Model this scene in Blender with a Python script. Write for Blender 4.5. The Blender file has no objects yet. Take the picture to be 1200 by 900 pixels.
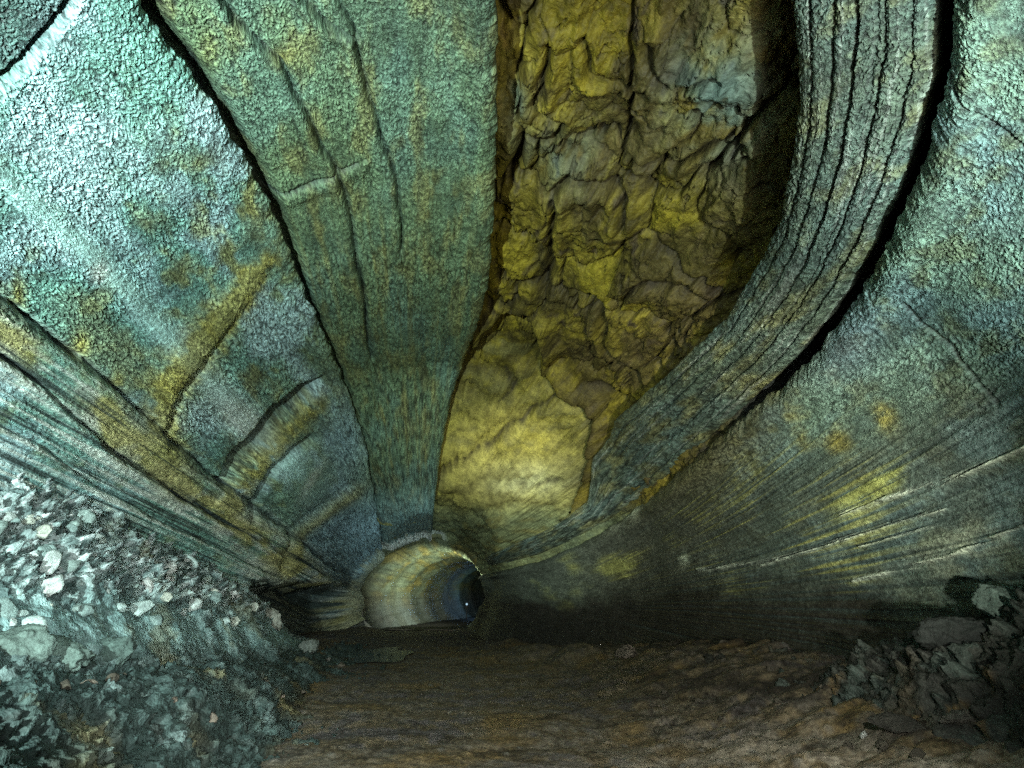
import bpy, math
import numpy as np
from mathutils import Vector, Matrix

rng = np.random.default_rng(7)
scene = bpy.context.scene
COL = scene.collection
F32 = np.float32

# ------------------------------------------------------------------ camera
FPX = 800.0                       # focal length for a 1200 px wide frame
AX, AY = 500.0, 690.0             # where the axis of the lava tube (+Y) is seen
PITCH = math.atan((AY - 450.0) / FPX)
YAW = math.atan((600.0 - AX) / FPX * math.cos(PITCH))
cam_d = bpy.data.cameras.new("camera")
cam = bpy.data.objects.new("camera", cam_d)
COL.objects.link(cam)
cam_d.sensor_width = 36.0
cam_d.lens = 36.0 * FPX / 1200.0
cam_d.clip_start = 0.05
cam_d.clip_end = 500.0
cam.rotation_euler = (math.pi / 2 + PITCH, 0, -YAW)
cam.location = (0, 0, 0)          # eye at the origin, the floor is 1.7 m below
scene.camera = cam
MW = np.array(cam.rotation_euler.to_matrix()).T     # world -> camera


def project(P):
    q = P @ MW.T
    z = np.maximum(-q[..., 2], 1e-3)
    return 600.0 + FPX * q[..., 0] / z, 450.0 - FPX * q[..., 1] / z


# ------------------------------------------------------------------ noise
def _hash(ix, iy, iz, seed):
    h = (ix.astype(np.int64) * 374761393 + iy.astype(np.int64) * 668265263
         + iz.astype(np.int64) * 2147483647 + seed * 1274126177) & 0xFFFFFFFF
    h = ((h ^ (h >> 13)) * 1274126177) & 0xFFFFFFFF
    h = ((h ^ (h >> 16)) * 2246822519) & 0xFFFFFFFF
    return (h ^ (h >> 15)) & 0xFFFFFFFF


_g = np.random.default_rng(3).normal(size=(1024, 3))
_g = (_g / np.linalg.norm(_g, axis=1)[:, None]).astype(F32)


def perlin(x, y, z, seed=0):
    shp = np.broadcast(x, y, z).shape
    x = np.broadcast_to(x, shp).ravel(); y = np.broadcast_to(y, shp).ravel(); z = np.broadcast_to(z, shp).ravel()
    ix = np.floor(x); iy = np.floor(y); iz = np.floor(z)
    fx = (x - ix).astype(F32); fy = (y - iy).astype(F32); fz = (z - iz).astype(F32)
    ix = ix.astype(np.int64); iy = iy.astype(np.int64); iz = iz.astype(np.int64)
    u = fx * fx * fx * (fx * (fx * 6 - 15) + 10)
    v = fy * fy * fy * (fy * (fy * 6 - 15) + 10)
    w = fz * fz * fz * (fz * (fz * 6 - 15) + 10)
    out = np.zeros(x.shape, F32)
    for dx in (0, 1):
        wx = u if dx else 1 - u
        for dy in (0, 1):
            wy = v if dy else 1 - v
            for dz in (0, 1):
                wz = w if dz else 1 - w
                g = _g[_hash(ix + dx, iy + dy, iz + dz, seed) & 1023]
                out += wx * wy * wz * (g[:, 0] * (fx - dx) + g[:, 1] * (fy - dy) + g[:, 2] * (fz - dz))
    return (out * 1.6).reshape(shp)


def fbm(x, y, z, oct=4, seed=0, gain=0.5, lac=2.03):
    a, s, n = 1.0, 0.0, 0.0
    for k in range(oct):
        s = s + a * perlin(x, y, z, seed + k * 17)
        n += a
        a *= gain
        x = x * lac + 11.3; y = y * lac + 4.7; z = z * lac + 7.9
    return s / n


def worm(x, y, z, seed=0):
    """pimpled, vermicular crust: 0 in the gaps, 1 on the bumps"""
    wx = perlin(x * .6, y * .6, z * .6, seed + 5) * .7
    wy = perlin(x * .6 + 31, y * .6, z * .6, seed + 6) * .7
    n = np.abs(perlin(x + wx, y + wy, z, seed))
    return np.clip(n * 3.0, 0, 1)


def crust(u, v, s, f, seed):
    """two sizes of pimples, coarser with distance so that the crust stays readable"""
    k = sstep(7.5, 12.5, s); k2 = sstep(13, 20, s)
    z = np.zeros_like(u)
    a = worm(u * f, v * f * .74, z, seed)
    b = worm(u * f * .58, v * f * .46, z, seed + 1)
    c = worm(u * f * .36, v * f * .30, z, seed + 2)
    patch = .45 + .75 * sstep(-.25, .2, fbm(u * 1.7, v * 1.1, z + seed, 4, seed + 3, .6))
    return ((a * (1 - k) + b * k) * (1 - k2) + c * k2) * patch + .28 * (1 - patch)


def voronoi(x, y, z, seed=0):
    """F1, F2 and a random value of the nearest cell"""
    shp = x.shape
    x = x.ravel(); y = y.ravel(); z = z.ravel()
    ix = np.floor(x).astype(np.int64); iy = np.floor(y).astype(np.int64); iz = np.floor(z).astype(np.int64)
    f1 = np.full(x.shape, 9.0, F32); f2 = np.full(x.shape, 9.0, F32); cid = np.zeros(x.shape, F32)
    for dx in (-1, 0, 1):
        for dy in (-1, 0, 1):
            for dz in (-1, 0, 1):
                cx, cy, cz = ix + dx, iy + dy, iz + dz
                h = _hash(cx, cy, cz, seed)
                ox = (h & 1023) / 1023.0; oy = ((h >> 10) & 1023) / 1023.0; oz = ((h >> 20) & 1023) / 1023.0
                d = np.sqrt((cx + ox - x) ** 2 + (cy + oy - y) ** 2 + (cz + oz - z) ** 2).astype(F32)
                near = d < f1
                f2 = np.where(near, f1, np.minimum(f2, d))
                cid = np.where(near, (((h * 2654435761) >> 7) & 1023) / 1023.0, cid).astype(F32)
                f1 = np.where(near, d, f1)
    return f1.reshape(shp), f2.reshape(shp), cid.reshape(shp)


def sstep(a, b, x):
    t = np.clip((x - a) / (b - a), 0, 1)
    return t * t * (3 - 2 * t)


def mix(a, b, t):
    a = np.asarray(a, dtype=F32); b = np.asarray(b, dtype=F32)
    return a * (1 - t[..., None]) + b * t[..., None]


def polyd(px, py, pts):
    """signed distance to a polyline (positive on its right when walked on screen) and position 0..1 along it"""
    best = np.full(px.shape, 1e9); sgn = np.zeros(px.shape); al = np.zeros(px.shape)
    n = len(pts) - 1
    for k in range(n):
        (x0, y0), (x1, y1) = pts[k], pts[k + 1]
        ex, ey = x1 - x0, y1 - y0
        L = ex * ex + ey * ey
        t = np.clip(((px - x0) * ex + (py - y0) * ey) / L, 0, 1)
        dx, dy = px - (x0 + t * ex), py - (y0 + t * ey)
        d = np.hypot(dx, dy)
        m = d < best
        best = np.where(m, d, best)
        sgn = np.where(m, np.sign(ex * (py - y0) - ey * (px - x0)), sgn)
        al = np.where(m, (k + t) / n, al)
    return best * sgn, al


def blob(px, py, cx, cy, rx, ry=None, ang=0.0):
    ry = ry or rx
    c, s = math.cos(ang), math.sin(ang)
    u = ((px - cx) * c + (py - cy) * s) / rx
    v = (-(px - cx) * s + (py - cy) * c) / ry
    return np.exp(-(u * u + v * v))


# ------------------------------------------------------------------ the tube
S_END = 32.0
_ph0 = np.radians([-30, 0, 30, 60, 90, 120, 150, 180, 210, 330])
_r0 = np.array([6.0, 6.2, 6.3, 6.2, 6.0, 5.6, 5.0, 4.7, 4.6, 6.0])
_phr = np.radians([-30, 0, 31, 56, 90, 124, 151, 172, 188, 215])
_rr = np.array([2.6, 2.64, 2.3, 2.16, 2.12, 2.16, 2.5, 2.9, 3.04, 3.1])


def R_tube(ph, s):
    r0 = np.interp(ph, _ph0, _r0)
    rr = np.interp(ph, _phr, _rr)
    k = sstep(math.radians(150), math.radians(95), ph)
    k2 = sstep(math.radians(10), math.radians(45), ph)
    a = 13.0 + 5.0 * k
    e = S_END - k * (4.0 + 4.5 * k2)
    t = np.clip((s - a) / (e - a), 0, 1)
    w = sstep(0, 1, t) * .7 + .3 * t
    return r0 + (rr * 1.17 - r0) * w - rr * .17 * (.25 * np.clip((s - e + 3) / (S_END - e + 3), 0, 1) + .75 * sstep(30.6, S_END, s + .5 * np.sin(ph * 7) + .3 * np.sin(ph * 17 + 1)))


def tube_point(ph, s, d):
    r = R_tube(ph, s) - d
    return np.stack([r * np.cos(ph), np.broadcast_to(s, ph.shape), r * np.sin(ph)], -1)


def pix_to_tube(px, py):
    d = np.array([(px - 600.0) / FPX, -(py - 450.0) / FPX, -1.0]) @ MW
    ph = math.atan2(d[2], d[0])
    if ph < -math.pi / 2:
        ph += 2 * math.pi
    t = math.hypot(d[0], d[2]) / d[1]
    lo, hi = 0.3, S_END + 4
    for _ in range(60):
        m = (lo + hi) / 2
        if float(R_tube(np.array(ph), np.array(m))) / m > t:
            lo = m
        else:
            hi = m
    return ph, lo


def edge_curve(pts):
    """polyline of the picture -> angle round the tube as a function of ln(s)"""
    q = sorted((math.log(s), ph) for ph, s in (pix_to_tube(*p) for p in pts))
    ls = np.array([a for a, _ in q]); ph = np.array([b for _, b in q])
    return lambda s: np.interp(np.log(s), ls, ph)


# ------------------------------------------------------------------ mesh helpers
def grid_mesh(name, P, rgb=None, uv=None, closed=False):
    nv, nu = P.shape[:2]
    me = bpy.data.meshes.new(name)
    me.vertices.add(nv * nu)
    me.vertices.foreach_set("co", np.ascontiguousarray(P, dtype=F32).ravel())
    i = np.arange(nv * nu).reshape(nv, nu)
    q = np.stack([i[:-1, :-1], i[:-1, 1:], i[1:, 1:], i[1:, :-1]], -1).reshape(-1, 4).astype(np.int32)
    n = len(q)
    me.loops.add(n * 4)
    me.loops.foreach_set("vertex_index", q.ravel())
    me.polygons.add(n)
    me.polygons.foreach_set("loop_start", np.arange(0, n * 4, 4, dtype=np.int32))
    me.polygons.foreach_set("loop_total", np.full(n, 4, np.int32))
    me.polygons.foreach_set("use_smooth", np.ones(n, bool))
    if rgb is not None:
        a = me.attributes.new("pigment", 'FLOAT_COLOR', 'POINT')
        c = np.ones((nv * nu, 4), F32)
        c[:, :3] = np.clip(rgb, 0.004, .9).reshape(-1, 3)
        a.data.foreach_set("color", c.ravel())
    if uv is not None:
        l = me.attributes.new("flow", 'FLOAT_VECTOR', 'POINT')
        v = np.zeros((nv * nu, 3), F32)
        v[:, :2] = uv.reshape(-1, 2)
        l.data.foreach_set("vector", v.ravel())
    me.update()
    me.validate()
    return me


def link(name, me, mat, parent=None, kind=None, label=None, category=None, group=None):
    o = bpy.data.objects.new(name, me)
    COL.objects.link(o)
    if mat and not me.materials:
        me.materials.append(mat)
    if parent:
        o.parent = parent
    if kind: o["kind"] = kind
    if label: o["label"] = label
    if category: o["category"] = category
    if group: o["group"] = group
    return o


# ------------------------------------------------------------------ materials
def rock_material(name, scale=14.0, bump=0.5, dist=0.03, speckle=0.5, rough=0.8, coord="flow", spec=.3, fine=4.0):
    m = bpy.data.materials.new(name)
    m.use_nodes = True
    nt = m.node_tree
    N, L = nt.nodes, nt.links
    b = N["Principled BSDF"]
    b.inputs["Roughness"].default_value = rough
    b.inputs["Specular IOR Level"].default_value = spec
    at = N.new("ShaderNodeAttribute"); at.attribute_name = "pigment"
    if coord == "flow":
        co = N.new("ShaderNodeAttribute"); co.attribute_name = "flow"; vec = co.outputs["Vector"]
    else:
        co = N.new("ShaderNodeTexCoord"); vec = co.outputs["Object"]

    def noise(sc, det=4.0, ro=.6):
        n = N.new("ShaderNodeTexNoise")
        n.inputs["Scale"].default_value = sc
        n.inputs["Detail"].default_value = det
        n.inputs["Roughness"].default_value = ro
        L.new(vec, n.inputs["Vector"])
        return n.outputs["Fac"]
    n1 = noise(scale)
    n2 = noise(scale * fine, 3.0)
    n3 = noise(scale * .22, 3.0)

    def math_(op, a, bb, clamp=False):
        k = N.new("ShaderNodeMath"); k.operation = op; k.use_clamp = clamp
        for j, v in enumerate((a, bb)):
            if isinstance(v, (int, float)): k.inputs[j].default_value = v
            else: L.new(v, k.inputs[j])
        return k.outputs[0]
    h = math_('ADD', math_('MULTIPLY', n1, .7), math_('MULTIPLY', n2, .3))
    # fine mineral speckle
    r = N.new("ShaderNodeMapRange")
    r.inputs["From Min"].default_value = .38; r.inputs["From Max"].default_value = .62
    r.inputs["To Min"].default_value = 1.0 - speckle; r.inputs["To Max"].default_value = 1.0 + speckle * .6
    L.new(h, r.inputs["Value"])
    r3 = N.new("ShaderNodeMapRange")
    r3.inputs["From Min"].default_value = .35; r3.inputs["From Max"].default_value = .65
    r3.inputs["To Min"].default_value = .8; r3.inputs["To Max"].default_value = 1.2
    L.new(n3, r3.inputs["Value"])
    mul = N.new("ShaderNodeVectorMath"); mul.operation = 'SCALE'
    L.new(at.outputs["Color"], mul.inputs[0]); L.new(math_('MULTIPLY', r.outputs[0], r3.outputs[0]), mul.inputs["Scale"])
    L.new(mul.outputs[0], b.inputs["Base Color"])
    bp = N.new("ShaderNodeBump")
    bp.inputs["Strength"].default_value = bump
    bp.inputs["Distance"].default_value = dist
    L.new(h, bp.inputs["Height"])
    L.new(bp.outputs[0], b.inputs["Normal"])
    rr = N.new("ShaderNodeMapRange")
    rr.inputs["To Min"].default_value = rough - .22; rr.inputs["To Max"].default_value = min(1, rough + .15)
    L.new(n3, rr.inputs["Value"]); L.new(rr.outputs[0], b.inputs["Roughness"])
    return m


M_CRUST = rock_material("crusted_basalt_lining", 16, .8, .05, .5, .55, spec=.5)
M_CEIL = rock_material("broken_ochre_rock", 5, .8, .06, .4, .7, coord="obj", spec=.35)
M_RUBBLE = rock_material("rubble_rock", 9, .9, .05, .45, .75, coord="obj")
M_FLOOR = rock_material("muddy_floor", 18, .7, .03, .5, .72, coord="obj", spec=.35, fine=5)
M_STONE = rock_material("loose_stone", 11, .7, .03, .4, .75, coord="obj")

# ------------------------------------------------------------------ traced lines
G1 = [(60, -260), (165, 0), (185, 40), (235, 100), (265, 150), (300, 210), (325, 260), (345, 310), (365, 360), (388, 410), (412, 470), (428, 520), (436, 570), (443, 612), (452, 650)]
LIP = [(590, -320), (580, 0), (580, 120), (578, 230), (571, 340), (556, 392), (538, 440), (522, 500), (512, 560), (508, 605), (505, 640)]
RIB_L = [(900, -320), (925, 0), (933, 130), (908, 270), (846, 378), (775, 445), (718, 495), (692, 540), (686, 590), (640, 622), (560, 655)]
RIB_R = [(1100, -320), (1092, 0), (1088, 100), (1046, 230), (986, 345), (924, 425), (864, 480), (797, 540), (738, 590), (696, 618), (630, 650), (565, 668)]
RW_E = [(1140, -320), (1120, 0), (1110, 110), (1063, 240), (1008, 345), (944, 428), (878, 484), (806, 545), (744, 596), (702, 626), (632, 658), (566, 674)]

F1 = [(-400, 60), (0, 345), (60, 395), (120, 440), (175, 495), (230, 545), (300, 595), (370, 650), (425, 690)]
F2 = [(-400, 150), (0, 420), (60, 475), (120, 525), (200, 575), (260, 610), (330, 650), (410, 690)]
F3 = [(-400, 260), (0, 500), (50, 535), (110, 570), (180, 610), (240, 640), (330, 680), (400, 705)]
CY = [(-200, 20), (0, 205), (60, 255), (130, 320), (200, 400), (240, 440), (290, 495), (340, 545)]
CORNER = [(90, -40), (72, 0), (58, 20), (40, 35), (18, 62), (0, 78), (-60, 150), (-200, 300)]
S1 = [(306, 300), (285, 325), (255, 362), (215, 410), (190, 445), (178, 475), (176, 505)]
S2 = [(382, 428), (352, 458), (322, 484), (304, 508), (275, 535), (255, 562)]
S3 = [(362, 512), (335, 528), (315, 548), (298, 575), (288, 605)]
S4 = [(437, 555), (410, 575), (380, 597), (350, 622), (332, 665)]
G2 = [(240, -60), (262, 0), (290, 38), (330, 72), (350, 112), (375, 162), (398, 208), (412, 262), (424, 330), (436, 420)]
G3 = [(330, -60), (357, 0), (385, 30), (412, 45), (430, 100), (447, 160), (458, 190), (468, 225), (472, 295)]
G4 = [(385, -40), (400, 8), (418, 42)]
SEAM = [(322, 236), (350, 222), (384, 207), (420, 192)]


def cell_grid(phA, phB, sA, sB, du, dv):
    """rows uniform in 1/s (even on screen), columns across between two edge curves"""
    Rm = 5.5
    sM = 3.9
    n1 = int(FPX * Rm * (1 / sA - 1 / sM) / dv / 4)
    n2 = int(FPX * Rm * (1 / sM - 1 / sB) / dv)
    inv = np.concatenate([np.linspace(1 / sA, 1 / sM, n1)[:-1], np.linspace(1 / sM, 1 / sB, n2)])
    nv = len(inv)
    s = (1 / inv)[:, None]
    a, b = phA(s[:, 0])[:, None], phB(s[:, 0])[:, None]
    nu = du
    t = np.linspace(0, 1, nu)[None, :]
    return a + (b - a) * t, np.broadcast_to(s, (nv, nu)), t


def flow_uv(ph, s):
    return np.stack([ph * 5.5, np.log(s / R_tube(ph, s)) * 5.5], -1)


def add_skirts(P, uv, rgb, ph, s, dcur, sides, depth=1.1):
    """turn the long edges of a sheet outwards so that it has real thickness"""
    for side in sides:
        c = 0 if side == 'a' else -1
        cols, n = [], 7
        nb = 6 if side == 'a' else -7
        sg = np.sign(ph[:, nb] - ph[:, c])
        for k in range(1, n + 1):
            f = k / n
            phk = ph[:, c] + sg * .045 * f ** 1.4
            rough_ = .06 * fbm(ph[:, c] * 20, s[:, c] * 2.5, np.full(len(ph), f * 4.0), 3, 77)
            cols.append(tube_point(phk, s[:, c], dcur[:, c] - depth * f + rough_))
        X = np.stack(cols, 1)
        u = np.stack([uv[:, c] + np.array([k * .16 * (1 if c else -1), 0]) for k in range(1, n + 1)], 1)
        r = np.repeat(rgb[:, c:c + 1] if c == 0 else rgb[:, -1:], n, 1) * .35 + .01
        if c == 0:
            P = np.concatenate([X[:, ::-1], P], 1); uv = np.concatenate([u[:, ::-1], uv], 1); rgb = np.concatenate([r[:, ::-1], rgb], 1)
        else:
            P = np.concatenate([P, X], 1); uv = np.concatenate([uv, u], 1); rgb = np.concatenate([rgb, r], 1)
    return P, uv, rgb


c_g1, c_lip, c_rl, c_rr, c_rw = map(edge_curve, (G1, LIP, RIB_L, RIB_R, RW_E))


def jag(s, seed, a=.006):
    l = np.log(s)
    z = np.zeros_like(l)
    return a * (fbm(l * 16, z + seed, z, 4, seed, .65) * 2.2 + .9 * fbm(l * 90, z + seed, z, 3, seed + 50, .7))


TEAL, BLUE, GREYG = (.17, .36, .30), (.20, .37, .38), (.19, .27, .15)
OCHRE, PALE, BASALT_SHADE = (.37, .34, .075), (.62, .70, .62), (.035, .055, .05)  # dark basalt, also used to paint shade into crevices


def base_fields(ph, s):
    P0 = tube_point(ph, s, np.zeros_like(ph))
    px, py = project(P0)
    u, v = ph * 5.5, np.log(s / R_tube(ph, s)) * 5.5 + 9.4
    return P0, px, py, u, v


# ------------------------------------------------------------------ left wall
def left_wall():
    ph, s, t = cell_grid(lambda q: c_g1(q) + jag(q, 3, .010), lambda q: np.full_like(q, math.radians(206)), 2.2, S_END, 1350, 1.45)
    P0, px, py, u, v = base_fields(ph, s)
    z = np.zeros_like(u)
    d = .15 + .10 * fbm(u * .5, v * .35, z, 3, 1) + .05 * fbm(u * 1.6, v * 1.1, z, 3, 2)
    fl = np.arctan2(790 - py, 560 - px)                       # angle of the flow lines
    lowm = sstep(-30, 40, polyd(px, py, F1)[0] * -1)          # below the ledge (flow lines go down to the right)
    sd1, _ = polyd(px, py, F1); sd2, _ = polyd(px, py, F2); sd3, _ = polyd(px, py, F3)
    cyd, _ = polyd(px, py, CY)
    below1 = sstep(-4, 4, -sd1) if np.mean(sd1[py > 640]) < 0 else sstep(-4, 4, sd1)
    sg = -1 if np.mean(sd1[py > 640]) < 0 else 1
    wob = 5 * n_w(px * .7, py * .7, 11) + 2.5 * n_w(px * 3, py * 3, 12)
    sd1, sd2, sd3, cyd = sd1 * sg + wob, sd2 * sg + wob, sd3 * sg + wob, cyd * sg
    lowm = sstep(-25, 40, sd1)
    streak = fbm(fl * 55, v * .25, z, 4, 21, .6)
    streak2 = fbm(fl * 160, v * .4, z, 3, 22, .6)
    wm = crust(u, v, s, 23, 31)
    wm2 = crust(u, v, s, 42, 37)
    smooth = np.clip(np.exp(-(cyd / 13) ** 2) * .8 + lowm * .65 + blob(px, py, 360, 555, 40, 45) * .9, 0, 1)
    k = (1 - smooth)
    d += (.022 * wm + .011 * wm2) * (.25 + .75 * k) * sstep(34, 12, s)
    d += (.045 * streak + .018 * streak2) * (.15 + .85 * np.clip(lowm + .5 * sstep(-190, -20, sd1) + .2 * np.exp(-(cyd / 40) ** 2), 0, 1))
    # ledges
    d += .09 * np.exp(-((sd1 - 14) / 12) ** 2) + .06 * sstep(0, 30, sd1) - .13 * np.exp(-((sd1 + .5) / 3.6) ** 2) * (.5 + .7 * sstep(-.3, .3, fbm(v * 3, z, z, 3, 81)))
    d += .07 * np.exp(-((sd2 - 9) / 8) ** 2) - .09 * np.exp(-(sd2 / 3.0) ** 2)
    d += .06 * np.exp(-((sd3 - 10) / 9) ** 2) - .06 * np.exp(-(sd3 / 2.5) ** 2)
    d += .05 * np.exp(-(cyd / 12) ** 2)
    # corner slab beyond a cross crack
    cd, _ = polyd(px, py, CORNER)
    csg = -1 if np.mean(cd[(px > 100) & (px < 300) & (py > 100) & (py < 300)]) > 0 else 1
    corner = sstep(-3, 3, cd * csg)
    d += -.16 * np.exp(-(cd / 5) ** 2) - .06 * corner
    # drip ribs and cracks
    e1, a1 = polyd(px, py, S1)
    w1 = 8 + 14 * np.sin(np.clip(a1, 0, 1) * math.pi * .9)
    rib1 = np.exp(-(e1 / w1) ** 2) * (px < 320)
    s1s = 1 if np.mean(e1[np.hypot(px - 290, py - 370) < 12]) > 0 else -1
    d += .07 * rib1 - .10 * np.exp(-((e1 * s1s - w1 * .8) / 5) ** 2) * sstep(.15, .6, a1) * (px < 320)
    bru = fbm(u * 6, v * 6, z + 2, 4, 55, .65)
    e2, a2 = polyd(px, py, S2)
    w2 = 2.5 + 8 * np.sin(np.clip(a2 * .8 + .1, 0, 1) * math.pi)
    w2 = w2 * sstep(-.01, .2, a2) + .8
    d -= .40 * np.exp(-(e2 / w2) ** 2) * sstep(-.01, .2, a2)
    s2s = 1 if np.mean(e2[(np.hypot(px - 345, py - 510) < 12)]) > 0 else -1
    fade2 = sstep(-.02, .25, a2)
    d += .06 * np.exp(-((e2 * s2s - 20) / 14) ** 2) * fade2
    e3, a3 = polyd(px, py, S3)
    d -= .24 * np.exp(-(e3 / 5) ** 2)
    e4, a4 = polyd(px, py, S4)
    fade4 = sstep(0, .3, a4)
    d += (.04 * np.exp(-(e4 / 5) ** 2) - .09 * np.exp(-((e4 - 10) / 5) ** 2)) * fade4
    crackn = np.abs(fbm(u * 1.3, v * 1.0, z + 3, 4, 61))
    crack = sstep(.018, .004, crackn) * k * .5
    d -= .02 * crack
    # rounded, broken upper lip
    edge = (ph - ph[:, :1])
    d -= .12 * np.exp(-edge / .012)
    foot = sstep(17, 21, s) * sstep(31.5, 29, s) * sstep(math.radians(176), math.radians(183), ph + .05 * fbm(u, v, z, 3, 71))
    d -= 1.3 * foot  # undercut; its colour is darkened too, shade painted in
    # pigment, with crevice shade painted in
    n1 = fbm(u * .9, v * .7, z + 9, 4, 41); n2 = fbm(u * 3.0, v * 2.2, z + 5, 4, 42)
    rgb = mix(TEAL, BLUE, sstep(-.15, .25, n1 + .1 * n2))
    rgb = mix(rgb, GREYG, np.clip(sstep(230, 400, px) * .8 + .8 * sstep(.05, .35, n2), 0, 1) * sstep(60, 240, py + px * .3))
    rgb = mix(rgb, BASALT_SHADE, .5 * sstep(.08, .4, -streak) * sstep(-260, -20, sd1))
    rgb = mix(rgb, (.20, .21, .085), .6 * sstep(.0, .3, -n1 + .3 * n2) * sstep(250, 150, np.hypot(px - 260, py - 330)))
    rgb = mix(rgb, (.36, .54, .54), .9 * sstep(.0, .4, n1 - .2 * n2 + .35 * blob(px, py, 160, 130, 150, 110)))
    rgb = mix(rgb, (.22, .36, .42), np.clip(sstep(540, 620, py) * sstep(320, 370, px) * .8 + .7 * blob(px, py, 400, 510, 30, 60), 0, 1))
    rgb = mix(rgb, (.46, .76, .70), np.exp(-((cyd + 4 * n2) / 15) ** 2) * .95)
    pale = np.clip(1.1 * blob(px, py, 285, 490, 35, 16, .75) + .7 * blob(px, py, 360, 560, 5, 22, .6) + 1.0 * np.exp(-((sd1 - 45) / 25) ** 2) * sstep(-.2, .2, n1 + n2)
                   + blob(px, py, 103, 306, 11, 14) * 1.3 + .9 * sstep(-.02, .25, streak) * lowm + .5 * sstep(.05, .3, streak2) * lowm + .5 * blob(px, py, 255, 470, 60, 25, .8), 0, 1)
    rgb = mix(rgb, PALE, pale * .75)
    och = np.clip(1.6 * np.exp(-((e1 + 12 * bru) / (w1 * 1.1)) ** 2) * (px < 325) * sstep(-.75, .0, n2 + .3 * bru) + 1.1 * np.exp(-((sd1 - 34) / 22) ** 2) * sstep(-.3, .12, n1 - .5 * n2)
                  + blob(px, py, 8, 335, 10, 20) + blob(px, py, 82, 395, 11, 18) + .9 * blob(px, py, 126, 440, 9, 13) + blob(px, py, 110, 490, 12, 35, -.2)
                  + .8 * blob(px, py, 185, 520, 30, 40) + 1.0 * np.exp(-((e2 * s2s - 18) / 13) ** 2) * sstep(-.5, .1, n2 + .3 * bru) * fade2 + .7 * np.exp(-(e4 / 7) ** 2) * fade4
                  + .55 * blob(px, py, 260, 260, 60, 70) * sstep(-.1, .2, n2) + .5 * blob(px, py, 240, 95, 10, 12), 0, 1)
    rgb = mix(rgb, OCHRE, och * .8)
    rgb = mix(rgb, BASALT_SHADE, np.clip(sstep(.02, .26, -streak) * lowm * .9 + .6 * crack + .95 * np.exp(-(e2 / w2) ** 2) * sstep(-.01, .2, a2) + .7 * np.exp(-(e3 / 4) ** 2) + .6 * np.exp(-((e1 * s1s - w1 * .8) / 4) ** 2) * sstep(.4, .8, a1) * (px < 320) + .8 * np.exp(-(sd1 / 3) ** 2) + .6 * np.exp(-(sd2 / 2.5) ** 2) + .5 * np.exp(-(sd3 / 2) ** 2) + .7 * corner + np.exp(-(cd / 4) ** 2) + .8 * foot, 0, 1))  # shade of cracks, ledge lines and foot painted in with the dark streaks
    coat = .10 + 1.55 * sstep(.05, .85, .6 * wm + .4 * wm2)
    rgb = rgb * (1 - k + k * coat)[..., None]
    rgb = mix(rgb, (.42, .46, .30), sstep(30.4, 31.2, s + 1.6 * n2) * .7)  # tunnel rim paler: lamplight put into the colour
    P = tube_point(ph, s, d)
    uv = flow_uv(ph, s)
    P, uv, rgb = add_skirts(P, uv, rgb, ph, s, d, 'a', .45)
    link("left_cave_wall", grid_mesh("left_cave_wall", P, rgb, uv), M_CRUST, kind="structure",
         label="pale teal pimpled lava wall with ochre drips and ledges on the left")


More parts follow.
